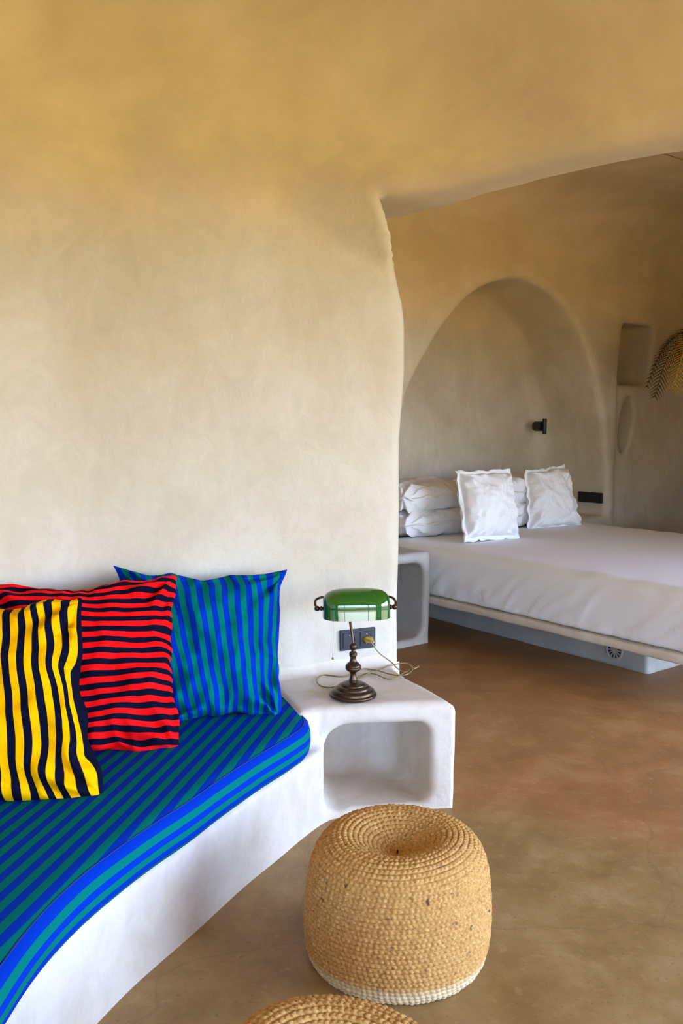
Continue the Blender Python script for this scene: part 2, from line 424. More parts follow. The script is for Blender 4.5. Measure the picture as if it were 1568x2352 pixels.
def furn_terms(x, y, z):
    l = lump(x*1.3, y*1.3, z*1.5)*0.8
    db = rext(poly_sdf(x, y, bench_poly), z-BZ, 0.02)+l
    dt = rext(poly_sdf(x, y, table_poly), z-TZ, 0.032)+l
    t = (x-TO[0])*TD[0]+(y-TO[1])*TD[1]; dn = -((x-TO[0])*TN[0]+(y-TO[1])*TN[1])
    cx, cz, hx, hz, r = 0.158, 0.163, 0.186, 0.143, 0.055
    # the opening is a soft rectangle, its upper left corner rounder than the rest
    rr = np.where((t < cx) & (z > cz), 0.085, r)
    qx = np.abs(t-cx)-hx+rr; qz = np.abs(z-cz+0.0)-hz+rr
    o2 = np.minimum(np.maximum(qx, qz), 0)+np.hypot(np.maximum(qx, 0), np.maximum(qz, 0))-rr
    o3 = rmax(o2, dn-0.33, 0.06)
    o3 = rmax(o3, (x-0.382)*0.917+(y-2.852)*0.399+0.050, 0.05)
    return db, dt, o3
def furn_sdf(x, y, z):
    db, dt, o3 = furn_terms(x, y, z)
    d = rmin(db, dt, 0.035)
    d = rmax(d, -o3, 0.022)
    a, b = wab(x, y); w = np.maximum(b+0.0, a-0.19)
    return rmin(d, w, 0.05)
V, Q = surface_nets(furn_sdf, (-1.45, 0.62, -0.03), (0.50, 3.50, 0.46), 0.0125)
fc = V[Q].mean(1); x, y, z = fc.T
db, dt, o3 = furn_terms(x, y, z)
a_, b_ = wab(x, y); w = np.maximum(b_, a_-0.19)
drop = ((w < 0.001) & (np.abs(o3) > 0.03)) | (z > 0.425) | ((x < -1.34)) | (z < -0.02)
tab = (~drop) & ((dt < db) | (np.abs(o3) < 0.035) & (x > -0.09) & (y > 2.72))
v, q = submesh(V, Q, tab); side_table = fast_mesh('side_table', v, q, M['plaster_white'])
tag(side_table, 'low cream plaster side table with an open cubby at the bench end', 'side table')
v, q = submesh(V, Q, (~drop) & ~tab); bench = fast_mesh('built_in_bench', v, q, M['plaster_white'])
tag(bench, 'curved white plaster bench built against the wall under the striped seat pad', 'bench')

# ------------------------------------------------------------------ bedroom shell, in bed-aligned axes (n across the bed, s along it)
NU = (0.8, 0.6); SU = (0.6, -0.8)
def bed(n, s, z=0.0): return Vector((n*NU[0]+s*SU[0], n*NU[1]+s*SU[1], z))
BEDM = Matrix(((NU[0], SU[0], 0, 0), (NU[1], SU[1], 0, 0), (0, 0, 1, 0), (0, 0, 0, 1)))   # (n,s,z) -> world (mirrored handedness kept)
def bedv(V): return np.stack([V[:, 0]*NU[0]+V[:, 1]*SU[0], V[:, 0]*NU[1]+V[:, 1]*SU[1], V[:, 2]], 1)
ARCH = [(3.42, 0.56), (3.45, 0.80), (3.58, 1.05), (3.70, 1.27), (3.81, 1.56), (4.00, 1.85), (4.24, 2.10), (4.50, 2.26), (4.80, 2.325), (5.07, 2.285), (5.33, 2.16),
        (5.54, 1.94), (5.70, 1.65), (5.81, 1.34), (5.87, 1.00), (5.90, 0.75), (5.905, 0.56)]
ARP = [tuple(p) for p in spline(ARCH, 4)]
BCEIL = 2.93
_ap = {}
def arch_sdf(n, z):
    key = (np.shape(n), np.shape(z))
    if np.ndim(n) == 3 and n.shape[1] == 1:
        return poly_sdf(n, z, ARP)
    return poly_sdf(n, z, ARP)
def rbox2(a, b, ca, cb, ha, hb, r):
    qa = np.abs(a-ca)-ha+r; qb = np.abs(b-cb)-hb+r
    return np.minimum(np.maximum(qa, qb), 0)+np.hypot(np.maximum(qa, 0), np.maximum(qb, 0))-r
def bed_sdf(n, s, z):
    l = lump(n, s*1.2, z)
    ramp_ = np.clip((n-5.96)/0.12, 0, 1); ramp_ = ramp_*ramp_*(3-2*ramp_)*np.clip((2.35-z)/0.7, 0, 1)
    f = s+4.30+0.055*ramp_+l*1.6
    alc = rmax(arch_sdf(n, z)+0*s, -(s+4.95)+0*z, 0.14)
    f = rmax(f, -alc, 0.05)
    n1 = rmax(rbox2(n, z, 6.26, 1.86, 0.225, 0.245, 0.07), -(s+4.74), 0.06)
    f = rmax(f, -n1, 0.012)
    nn = n-6.20-0.16*(z-1.3)
    e = (np.hypot(nn/0.095, (z-1.29)/0.235)-1)*0.085
    n2 = rmax(e, -(s+4.62), 0.05)
    f = rmax(f, -n2, 0.012)
    f = rmin(f, BCEIL-z+l, 0.55)
    return rmin(f, 7.65-n, 0.35)
V, Q = surface_nets(bed_sdf, (2.4, -5.12, -0.06), (7.85, -3.2, 3.05), 0.03)
fc = V[Q].mean(1)
isc = fc[:, 2] > BCEIL-0.10
Q = Q[:, ::-1]
for nm, k, mt in (('wall_back', ~isc, 'plaster_bed'), ('ceiling', isc, 'plaster_bed')):
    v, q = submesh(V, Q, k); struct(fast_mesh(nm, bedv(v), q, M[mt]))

# ------------------------------------------------------------------ plain parts of the shell
def quadobj(name, pts, mat):
    return struct(link_mesh(name, pts, [tuple(range(len(pts)))], mat, smooth=False))
Y0 = WIN_Y-0.15
quadobj('floor', [(-2.2, Y0, 0), (RX+.2, Y0, 0), (RX+.2, 9.4, 0), (-2.2, 9.4, 0)], M['floor'])
p0, p1 = bed(2.4, -3.3), bed(7.9, -3.3)
quadobj('ceiling', [(p0.x-0.9, p0.y-0.67, BCEIL+.006), (p1.x, p1.y, BCEIL+.006), (RX+.2, 5.2, BCEIL+.006), (RX+.2, Y0, BCEIL+.006), (2.2, Y0, BCEIL+.006), (2.2, 1.65, BCEIL+.006), (-0.9, 4.05, BCEIL+.006)][::-1], M['plaster_bed'])
quadobj('ceiling', [(-1.75, Y0, CEIL), (2.68, Y0, CEIL), (2.68, 0.63, CEIL), (-1.75, 0.63, CEIL)][::-1], M['plaster'])
def hpt(t, b, z): return (HO[0]+HA[0]*t+HB[0]*b, HO[1]+HA[1]*t+HB[1]*b, z)
mb = MB(); t0, t1 = 3.30, 6.0
vs = [hpt(t, b, z) for z in (HZ, 3.0) for (t, b) in ((t0, 0), (t1, 0), (t1, HT), (t0, HT))]
mb.add(vs, [(0, 3, 2, 1), (4, 5, 6, 7), (0, 1, 5, 4), (1, 2, 6, 5), (2, 3, 7, 6), (3, 0, 4, 7)])
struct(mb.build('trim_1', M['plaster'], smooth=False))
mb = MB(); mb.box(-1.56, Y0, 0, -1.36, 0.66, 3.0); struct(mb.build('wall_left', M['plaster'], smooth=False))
mb = MB(); mb.box(-1.1, 3.4, 0, -0.95, 6.2, 3.0); struct(mb.build('wall_passage', M['plaster_bed'], smooth=False))
mb = MB(); mb.box(RX, Y0, 0, RX+.15, RY0, 3.0); mb.box(RX, RY1, 0, RX+.15, 9.0, 3.0)
mb.box(RX, RY0, RZ1, RX+.15, RY1, 3.0); mb.box(RX, RY0, 0, RX+.15, RY1, WZ0)
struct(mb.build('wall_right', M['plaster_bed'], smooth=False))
a = bed(7.65, -3.2); tt = (RX+.1-a.x)/0.6; e = bed(7.65, -3.2+tt)
quadobj('wall_right', [(a.x, a.y, 0), (e.x, e.y, 0), (e.x, e.y, 3), (a.x, a.y, 3)], M['plaster_bed'])
a = bed(2.4, -4.30)
quadobj('wall_passage', [(-1.1, 6.2, 0), (a.x, a.y, 0), (a.x, a.y, 3), (-1.1, 6.2, 3)], M['plaster_bed'])
mb = MB(); y0, y1 = Y0, WIN_Y
mb.box(-1.56, y0, 0, WX0, y1, 3.0); mb.box(WX1, y0, 0, RX+.15, y1, 3.0)
mb.box(WX0, y0, WZ1, WX1, y1, 3.0); mb.box(WX0, y0, 0, WX1, y1, WZ0)
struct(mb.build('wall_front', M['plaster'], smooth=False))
wf = MB(); fy = WIN_Y-0.08
for xx in (WX0, (WX0*2+WX1)/3, (WX0+2*WX1)/3, WX1-0.05): wf.box(xx, fy, WZ0, xx+0.05, fy+0.05, WZ1)
wf.box(WX0, fy, WZ1-0.05, WX1, fy+0.05, WZ1); wf.box(WX0, fy, WZ0, WX1, fy+0.05, WZ0+0.05)
struct(wf.build('window_1', M['frame'], smooth=False))
wf = MB(); fx = RX+0.05
for yy in (RY0, (RY0+RY1)/2, RY1-0.05): wf.box(fx, yy, WZ0, fx+0.05, yy+0.05, RZ1)
wf.box(fx, RY0, RZ1-0.05, fx+0.05, RY1, RZ1); wf.box(fx, RY0, WZ0, fx+0.05, RY1, WZ0+0.05)
struct(wf.build('window_2', M['frame'], smooth=False))
c4 = [bed(n_, s_) for (n_, s_) in ((5.1, -1.2), (7.75, -1.2), (7.75, -1.05), (5.1, -1.05))]  # added unseen wall, shades the bedroom's right end from the right window
mb = MB(); mb.add([(p.x, p.y, z) for z in (0, 3.0) for p in c4], [(0, 3, 2, 1), (4, 5, 6, 7), (0, 1, 5, 4), (1, 2, 6, 5), (2, 3, 7, 6), (3, 0, 4, 7)])
struct(mb.build('wall_added_shade', M['plaster_bed'], smooth=False))
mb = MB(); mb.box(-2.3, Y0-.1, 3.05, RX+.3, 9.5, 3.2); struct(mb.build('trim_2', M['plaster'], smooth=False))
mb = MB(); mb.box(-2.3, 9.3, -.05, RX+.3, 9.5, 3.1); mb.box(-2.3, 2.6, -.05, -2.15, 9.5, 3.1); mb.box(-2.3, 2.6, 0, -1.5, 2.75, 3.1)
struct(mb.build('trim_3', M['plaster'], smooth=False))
mb = MB(); mb.box(-2.3, Y0-1.3, 2.45, RX+1.4, Y0-.1, 2.6); mb.box(RX+.15, Y0-.1, 2.55, RX+.6, 5.0, 2.7); struct(mb.build('trim_added_eaves', M['plaster'], smooth=False))  # added out-of-view overhangs that keep the high sky out of the windows
quadobj('terrace_floor', [(-9, -10, -0.03), (16, -10, -0.03), (16, 8, -0.03), (-9, 8, -0.03)], M['terrace'])
quadobj('ground', [(-120, -160, -2.5), (120, -160, -2.5), (120, 60, -2.5), (-120, 60, -2.5)], M['earth'])

# ------------------------------------------------------------------ pixel helper: the point of the room that a spot of the photo shows, at a known depth or height
_F = Vector((0, math.cos(TILT), -math.sin(TILT))); _U = Vector((0, math.sin(TILT), math.cos(TILT))); _O = Vector((0, 0, 1.31))
def ray(px, py): return _F+Vector((1, 0, 0))*((px-784)/2000)-_U*((py-1176)/2000)
def at(px, py, Y): d = ray(px, py); return _O+d*(Y/d.y)
def atz(px, py, z): d = ray(px, py); return _O+d*((z-1.31)/d.z)

# ------------------------------------------------------------------ sofa seat pad
def pad_outline():
    fr = [p for p in FR if p[1] < 2.60]
    fr = [(p[0]+0.012, p[1]) for p in fr]
    return fr
def resample(P, h):
    P = np.array(P, float); d = np.r_[0, np.cumsum(np.hypot(*np.diff(P, axis=0).T))]
    n = int(d[-1]/h); t = np.linspace(0, d[-1], n, endpoint=False)
    return np.stack([np.interp(t, d, P[:, 0]), np.interp(t, d, P[:, 1])], 1)
def onormals(P):
    T = np.roll(P, -3, 0)-np.roll(P, 3, 0); T /= np.linalg.norm(T, axis=1)[:, None]
    A = 0.5*np.sum(P[:, 0]*np.roll(P[:, 1], -1)-np.roll(P[:, 0], -1)*P[:, 1])
    Nn = np.stack([T[:, 1], -T[:, 0]], 1); return Nn if A > 0 else -Nn
back = spline([(-0.155, 2.93), (-0.215, 3.02), (-0.30, 3.065), (-0.45, 2.99), (-0.80, 2.835), (-1.05, 2.68), (-1.22, 2.50), (-1.31, 2.25), (-1.325, 1.9), (-1.325, 0.75)], 6)
end = spline([(-0.124, 2.60), (-0.105, 2.68), (-0.118, 2.79), (-0.155, 2.93)], 6)
outl = [tuple(p) for p in pad_outline()[::-1]][0:]
outl = [(-0.59, 0.75)] + [p for p in outl if p[1] > 0.8] + [tuple(p) for p in end[1:-1]] + [tuple(p) for p in back] + [(-0.59, 0.75)]
OP = resample(outl, 0.012); ON = onormals(OP)
for _ in range(6): ON = (np.roll(ON, 1, 0)+ON+np.roll(ON, -1, 0)); ON /= np.linalg.norm(ON, axis=1)[:, None]
def rings(prof, wob=None):
    V = []
    for (d, z) in prof:
        for k in range(len(OP)):
            w = 0.0025*mnoise.noise(Vector((OP[k, 0]*5, OP[k, 1]*5, z*12)))
            V.append((OP[k, 0]-ON[k, 0]*(d-w), OP[k, 1]-ON[k, 1]*(d-w), z))
    n = len(OP); F = []
    for i in range(len(prof)-1):
        for k in range(n):
            a = i*n+k; b = i*n+(k+1) % n; F.append((a, b, b+n, a+n))
    return V, F, n
seat = empty('seat_cushion', (0, 0, 0)); seat.location = (0, 0, 0)
tag(seat, 'long curved blue and green striped seat pad covering the plaster bench', 'cushion')
PT = 0.362
V, F, n = rings([(0.02, BZ+0.002), (0.006, BZ+0.006), (-0.003, BZ+0.02), (-0.008, BZ+0.045), (-0.008, BZ+0.07), (-0.002, BZ+0.088), (0.008, PT-0.010), (0.016, PT-0.0045)])
link_mesh('side_band', V, F, M['pad_side'], seat)
# top panel, softly domed and rumpled
V, F, n = rings([(0.016, PT-0.0045), (0.026, PT-0.001), (0.04, PT+0.002), (0.06, PT+0.0035)])
me_v = list(V); top_f = list(F); base = 3*n
top_f.append(tuple(base+k for k in range(n)))
link_mesh('top_panel', me_v, top_f, M['pad_top'], seat)
MB().tube([(OP[k % n, 0]-ON[k % n, 0]*0.015, OP[k % n, 1]-ON[k % n, 1]*0.015, PT-0.0045) for k in range(n+1)], 0.0016, 6).build('piping', M['piping'], seat)

# ------------------------------------------------------------------ cushions and pillows
def fbm(p, o=3):
    s = 0; a = 1
    for k in range(o): s += a*mnoise.noise(p); p = p*2.03; a *= 0.5
    return s
def cushion(name, c, T, mat, seed=0, concave=0.08, wr=0.010, flange=0.0, n=100, parent=None, belly=0.0, puff=0.55, top=None, drift=0.009):
    BL, BR, TR, TL = [Vector(p) for p in c]
    nrm = (BR-BL).cross(TL-BL).normalized(); sz = Vector((seed*7.3, seed*3.1, seed*1.7))
    V = []; F = []; uvs = []
    for side in (1, -1):
        for i in range(n+1):
            for j in range(n+1):
                u = -1+2*i/n; v = -1+2*j/n
                u = math.copysign(abs(u)**0.9, u); v = math.copysign(abs(v)**0.9, v)
                U_ = u*(1-concave*(1-abs(v)**1.7)*abs(u)**3); V_ = v*(1-(top if (top is not None and v > 0) else concave)*(1-abs(u)**1.7)*abs(v)**3)
                lim = 1-flange; a = min(1, abs(u)/lim); b = min(1, abs(v)/lim)
                prof = ((1-a**2.6)**puff)*((1-b**2.6)**puff)
                q = Vector((u*2.2, v*2.2, side*0.4))+sz
                w = fbm(q, 3)*wr*1.2
                # pleats that fan out of the corners and run in from the seams
                for (cu, cv) in ((-1, -1), (1, -1), (1, 1), (-1, 1)):
                    du, dv = u-cu, v-cv; r = math.hypot(du, dv); an = math.atan2(dv, du)
                    w += wr*0.8*math.sin(an*11+seed+r*2+cu*2+cv)*math.exp(-((r-0.35)/0.30)**2)
                eu = math.exp(-(1-abs(u))/0.16); ev = math.exp(-(1-abs(v))/0.16)
                w += wr*0.7*(eu*mnoise.noise(Vector((u*1.5, v*7, seed+3.0)))+ev*mnoise.noise(Vector((u*7, v*1.5, seed+9.0))))
                eu = math.exp(-((1-abs(u))/0.26)**2); ev = math.exp(-((1-abs(v))/0.26)**2)
                rg = lambda a_, b_, s_: 1-2.6*abs(mnoise.noise(Vector((a_, b_, s_))))
                w += wr*0.75*(eu*rg(u*1.8+v*1.5, v*5.5, seed+13.0)+ev*rg(u*5.5, v*1.8+u, seed+19.0))
                w += wr*0.35*rg(u*2.3+v*1.1, v*2.1-u*0.8, seed+29.0)
                inn = min(1, prof*3)
                h = T/2*prof*(1+0.12*fbm(Vector((u*1.3, v*1.3, seed*2.0+side)), 2)) + w*inn
                if flange and (a >= 1 or b >= 1): h = 0.002
                s_, t_ = (U_+1)/2, (V_+1)/2
                P = BL*(1-s_)*(1-t_)+BR*s_*(1-t_)+TR*s_*t_+TL*(1-s_)*t_
                P = P+nrm*(side*h)-nrm*belly*(1-v*v)
                # cloth drift in its own plane and a wavy rim
                rim = max(abs(u), abs(v))**4
                dr = Vector((mnoise.noise(q*1.6), mnoise.noise(q*1.6+Vector((31, 0, 0))), mnoise.noise(q*1.6+Vector((0, 57, 0)))))
                P += dr*(wr*0.9*rim)
                dq = Vector((u*1.5, v*1.5, seed*5.0+2)); e2 = max(abs(u), abs(v))**2
                P += (BR-BL).normalized()*(drift*mnoise.noise(dq*1.7)*(0.35+0.9*e2))+(TL-BL).normalized()*(drift*mnoise.noise(dq*1.7+Vector((17, 0, 0)))*(0.35+0.9*e2))
                if flange: P += nrm*(rim*0.016*mnoise.noise(Vector((u*5, v*5, seed+1.5))))
                V.append(P); uvs.append((u/2+0.5, v/2+0.5))
    m = (n+1)**2
    for sgn, off in ((1, 0), (-1, m)):
        for i in range(n):
            for j in range(n):
                a = off+i*(n+1)+j; q = (a, a+n+1, a+n+2, a+1); F.append(q if sgn > 0 else q[::-1])
    rimi = [i*(n+1) for i in range(n+1)]+[n*(n+1)+j for j in range(1, n+1)]+[i*(n+1)+n for i in range(n-1, -1, -1)]+[j for j in range(n-1, 0, -1)]
    for k in range(len(rimi)):
        a, b = rimi[k], rimi[(k+1) % len(rimi)]; F.append((b, a, a+m, b+m))
    o = link_mesh(name, V, F, mat, parent)
    uvl = o.data.uv_layers.new(name='UVMap')
    vi = np.empty(len(o.data.loops), np.int32); o.data.loops.foreach_get('vertex_index', vi)
    uvl.data.foreach_set('uv', np.array(uvs, np.float32)[vi].ravel())
    sm = o.modifiers.new('s', 'SUBSURF'); sm.levels = 1; sm.render_levels = 1
    return o
def welt(c_o, name, mat):
    pass
o = cushion('throw_cushion', [at(372, 1678, 2.68), at(652, 1652, 2.76), at(656, 1310, 3.03), at(256, 1298, 2.86)], 0.18, M['s_blue'], seed=1, concave=0.11, top=0.15, wr=0.019, puff=0.62)
tag(o, 'blue and green vertically striped cushion, rearmost, next to the plaster side table', 'cushion')
o = cushion('throw_cushion', [at(-90, 1785, 2.31), at(418, 1722, 2.47), at(406, 1322, 2.76), at(-47, 1335, 2.60)], 0.18, M['s_red'], seed=2, concave=0.09, top=0.13, wr=0.019, puff=0.62)
tag(o, 'red and navy horizontally striped cushion between the yellow and the blue ones', 'cushion')
o = cushion('throw_cushion', [at(-350, 1895, 2.02), at(230, 1832, 2.14), at(187, 1363, 2.36), at(-351, 1400, 2.22)], 0.19, M['s_yel'], seed=3, concave=0.07, top=0.10, wr=0.023, puff=0.62)
tag(o, 'yellow and navy vertically striped cushion at the left edge, nearest the camera', 'cushion')

# ------------------------------------------------------------------ banker's lamp
LC = Vector((0.040, 2.925, TZ-0.001))
lamp = empty('bankers_lamp', LC); lamp.rotation_euler = (0, 0, math.radians(6))
tag(lamp, "bronze banker's desk lamp with a green glass shade on the plaster side table", 'lamp')
base_p = [(0.0005, 0), (0.074, 0), (0.0790, 0.002), (0.0815, 0.006), (0.0805, 0.010), (0.0765, 0.0125), (0.0740, 0.0130), (0.0735, 0.0165), (0.0725, 0.021), (0.068, 0.0255), (0.0625, 0.0275),
          (0.0585, 0.0275), (0.0575, 0.0300), (0.0565, 0.0335), (0.052, 0.0375), (0.0460, 0.0390), (0.0425, 0.0390), (0.0420, 0.0420), (0.0400, 0.0445), (0.035, 0.0465), (0.028, 0.048), (0.020, 0.0500), (0.0005, 0.0505)]
autosmooth(MB().lathe(base_p, 72).build('base', M['bronze'], lamp), 50)
stem_p = [(0.0005, 0.049), (0.0135, 0.049), (0.0140, 0.0515), (0.0130, 0.054), (0.0140, 0.0560), (0.0135, 0.060), (0.0105, 0.068), (0.0095, 0.077), (0.0105, 0.083), (0.0155, 0.0865),
          (0.0215, 0.090), (0.0262, 0.0955), (0.0268, 0.1000), (0.0262, 0.1010), (0.0262, 0.1025), (0.0268, 0.1035), (0.0262, 0.108), (0.0220, 0.114), (0.0150, 0.1185), (0.0125, 0.122),
          (0.0105, 0.128), (0.0098, 0.134), (0.0110, 0.139), (0.0132, 0.142), (0.0140, 0.1445), (0.0128, 0.1465), (0.0138, 0.1485), (0.0135, 0.151), (0.0100, 0.155), (0.0065, 0.159), (0.0062, 0.162)]
for k in range(1, 12):
    t = math.pi*k/12
    if 0.0135*math.sin(t) > 0.006 or k > 5: stem_p.append((max(0.0005, 0.0135*math.sin(t)), 0.1735-0.0135*math.cos(t)))
autosmooth(MB().lathe(stem_p, 48).build('stem', M['bronze'], lamp), 60)
SCX, SCZ = 0.010, 0.317       # shade centre
arm = MB()
arm.tube(spline([(0, 0.0, 0.180), (-0.002, 0.004, 0.205), (-0.007, 0.014, 0.245), (-0.011, 0.030, 0.285), (-0.011, 0.052, 0.314), (-0.004, 0.074, 0.331), (0.008, 0.080, 0.336)], 8), 0.0048, 14)
yk = spline([(SCX-0.135, 0.0, SCZ-0.006), (SCX-0.139, 0.018, SCZ+0.006), (SCX-0.130, 0.045, SCZ+0.016), (SCX-0.09, 0.072, SCZ+0.019), (SCX, 0.080, SCZ+0.019), (SCX+0.09, 0.072, SCZ+0.019),
             (SCX+0.130, 0.045, SCZ+0.016), (SCX+0.139, 0.018, SCZ+0.006), (SCX+0.135, 0.0, SCZ-0.006)], 8)
arm.tube(yk, 0.0042, 12); arm.build('arm', M['bronze'], lamp)
for sg in (-1, 1):
    k = MB(); k.sphere((SCX+sg*0.1335, 0, SCZ-0.008), 0.0095, 12)
    k.lathe([(0.0055, 0), (0.0055, 0.004), (0.0085, 0.0055), (0.0085, 0.010), (0.005, 0.011), (0.005, 0.016)], 20,
            Matrix.Translation((SCX+sg*0.127, 0, SCZ-0.008)) @ Matrix.Rotation(-sg*math.pi/2, 4, 'Y'))
    k.build('knob', M['bronze'], lamp)
# shade: half a soft-ended drum with a short skirt
def shade_mesh(grow=0.0):
    a, R, p, SK = 0.1145-grow, 0.060-grow, 3.4, 0.036
    nu, nt = 64, 40; V = []; F = []
    xs = [math.sin(math.pi/2*(-1+2*i/nu)) for i in range(nu+1)]
    for i in range(nu+1):
        c = xs[i]; x = a*math.copysign(abs(c)**(0.75), c); rho = R*max(0.0, 1-abs(x/a)**p)**(1/p)
        if abs(c) > 0.9999: rho = R*0.02
        for j in range(nt+1):
            t = math.pi*j/nt; V.append((SCX+x, -rho*math.cos(t), SCZ+rho*math.sin(t)))
    w = nt+1
    for i in range(nu):
        for j in range(nt): q = i*w+j; F.append((q, q+w, q+w+1, q+1))
    loop = [i*w for i in range(nu+1)]+[i*w+nt for i in range(nu, -1, -1)]
    prev = loop
    for k in range(1, 6):
        z = -SK*k/5; cur = []
        for q in loop:
            x, y, zz = V[q]; g = 1+0.12*(k/5)
            cur.append(len(V)); V.append((SCX+(x-SCX)*(1+0.01*k/5), y*g, zz+z))
        for m_ in range(len(loop)):
            a1, b1 = prev[m_], prev[(m_+1) % len(loop)]; a2, b2 = cur[m_], cur[(m_+1) % len(loop)]
            F.append((a1, b1, b2, a2))
        prev = cur
    return V, F
V, F = shade_mesh()
import bmesh
def shade_obj(name, V, F, mat, parent, tilt, flip=False):
    piv = Vector((SCX, 0, SCZ)); R = Matrix.Rotation(math.radians(tilt), 4, 'X')
    V = [piv+(R @ (Vector(v)-piv)) for v in V]
    o = link_mesh(name, V, F, mat, parent)
    bm = bmesh.new(); bm.from_mesh(o.data); bmesh.ops.remove_doubles(bm, verts=bm.verts, dist=1e-5)
    bmesh.ops.recalc_face_normals(bm, faces=bm.faces)
    if flip: bmesh.ops.reverse_faces(bm, faces=bm.faces)
    bm.to_mesh(o.data); bm.free(); return o
sh = shade_obj('shade', V, F, M['green_glass'], lamp, 4)
V2, F2 = shade_mesh(0.0028)
li = shade_obj('lining', V2, F2, M['white_glass'], sh, 4, True); li['label'] = 'white glass lining inside the green shade'
ch = MB(); cx, cy_ = -0.070, -0.012; z0_, z1_ = SCZ-0.015, 0.140; npts = 240; P = []; Rr = []
for i in range(npts+1):
    t = i/npts; P.append((cx-0.001*t, cy_, z0_+(z1_-z0_)*t)); Rr.append(0.0005+0.0006*abs(math.sin(t*math.pi*55)))
ch.tube(P, Rr, 8); pc = ch.build('pull_chain', M['brass'], lamp)
MB().sphere((cx-0.001, cy_, z1_-0.003), 0.0042, 10).build('chain_ball', M['brass'], pc)
# cord
ZC = 0.3755
def zp(x, y, z=ZC): return atz(720+x/6.03, 1340+y/6.03, z)
cp = [(600, 1335), (720, 1265), (870, 1212), (1000, 1160), (1160, 1115), (1260, 1102), (1340, 1127), (1370, 1190), (1310, 1250), (1200, 1275), (1050, 1255), (900, 1212), (760, 1185), (660, 1190),
      (560, 1240), (440, 1285), (320, 1287), (220, 1272), (130, 1270), (60, 1305), (42, 1355), (85, 1410), (190, 1440), (300, 1432), (420, 1402), (520, 1365), (620, 1290), (740, 1247), (860, 1260),
      (960, 1303), (1060, 1330), (1130, 1315), (1230, 1250), (1340, 1190), (1435, 1150), (1452, 1152), (1380, 1185), (1290, 1225), (1235, 1222), (1180, 1190)]
wp = []
for k, (x_, y_) in enumerate(cp):
    zz = ZC+0.0015*(k % 3)+ (0.003 if x_ > 1150 else 0); wp.append(zp(x_, y_, zz))
def wallpt(px, py, off):      # point on the sofa wall seen at px,py, off metres in front of it
    d = ray(px, py); c0 = WO[0]*WB[0]+WO[1]*WB[1]+off
    t = (c0-(_O.x*WB[0]+_O.y*WB[1]))/(d.x*WB[0]+d.y*WB[1]); return _O+d*t
for (x_, y_, off) in ((1140, 1160, .10), (1090, 1100, .085), (1000, 1035, .075), (920, 975, .07), (860, 905, .065), (820, 845, .06), (785, 800, .055), (768, 785, .048)):
    wp.append(wallpt(720+x_/6.03, 1340+y_/6.03, off))
cpts = spline([tuple(p) for p in wp], 6)
LI = lamp.matrix_basis.inverted() if False else (Matrix.Translation(LC) @ Matrix.Rotation(math.radians(6), 4, 'Z')).inverted()
cord = MB().tube([LI @ Vector(p) for p in cpts], 0.0024, 8).build('cord', M['cord'], lamp)
# ------------------------------------------------------------------ double wall socket behind the lamp
def wall_frame(px, py, off=0.0):
    P = wallpt(px, py, 0); l = float(lump(P.x, P.y, P.z)); b = float(wall_b(l, P.z))
    P = wallpt(px, py, b); 
    R = Matrix(((WA[0], WB[0], 0, P.x), (WA[1], WB[1], 0, P.y), (0, 0, 1, P.z), (0, 0, 0, 1)))  # columns: along, out, up
    return R, P
WF, WP = wall_frame(820, 1467)
sock = empty('wall_socket', WP); sock.rotation_euler = (0, 0, math.atan2(WA[1], WA[0]))
tag(sock, "dark blue double power socket on the cream wall behind the banker's lamp", 'wall socket')
# local axes: x along the wall, -y out of the wall, z up
m_ = MB(); m_.box(-0.0735, -0.010, -0.0395, 0.0735, 0.004, 0.0395); m_.build('frame', M['navyplastic'], sock, bevel=0.002)
for sg in (-1, 1):
    cx = sg*0.0355
    m_ = MB()
    sq, rr, nn = 0.0275, 0.0205, 48      # square insert with a round well
    V = []; F = []
    for k in range(nn):
        t = 2*math.pi*k/nn; c_, s_ = math.cos(t), math.sin(t); f_ = sq/max(abs(c_), abs(s_))
        V += [(cx+f_*c_, -0.0105, f_*s_), (cx+f_*c_, -0.0125, f_*s_), (cx+rr*c_, -0.0125, rr*s_), (cx+rr*0.94*c_, -0.0010, rr*0.94*s_)]
    for k in range(nn):
        a = 4*k; b = 4*((k+1) % nn)
        for q in range(3): F.append((a+q, b+q, b+q+1, a+q+1))
    F.append(tuple(4*k+3 for k in range(nn)))
    oo = link_mesh('socket_insert', V, F, M['navyplastic'], sock, smooth=False); autosmooth(oo, 30)
    g = MB(); e_ = 0.0285
    for (x0, z0, x1, z1) in ((-e_, -e_, e_, -e_+.0009), (-e_, e_-.0009, e_, e_), (-e_, -e_, -e_+.0009, e_), (e_-.0009, -e_, e_, e_)):
        g.box(cx+x0, -0.01015, z0, cx+x1, -0.0095, z1)
    g.build('groove', M['navydark'], sock, smooth=False)
    for zz in (-0.0185, 0.0185):
        MB().box(cx-0.0016, -0.0110, zz-0.0016, cx+0.0016, -0.002, zz+0.0016).build('earth_contact', M['steel'], oo, smooth=False)
    for xx in (-0.0095, 0.0095):
        MB().lathe([(0.0028, 0), (0.0028, 0.0006)], 14, Matrix.Translation((cx+xx, -0.0012, 0)) @ Matrix.Rotation(math.pi/2, 4, 'X')).build('pin_hole', M['navydark'], oo, smooth=False)
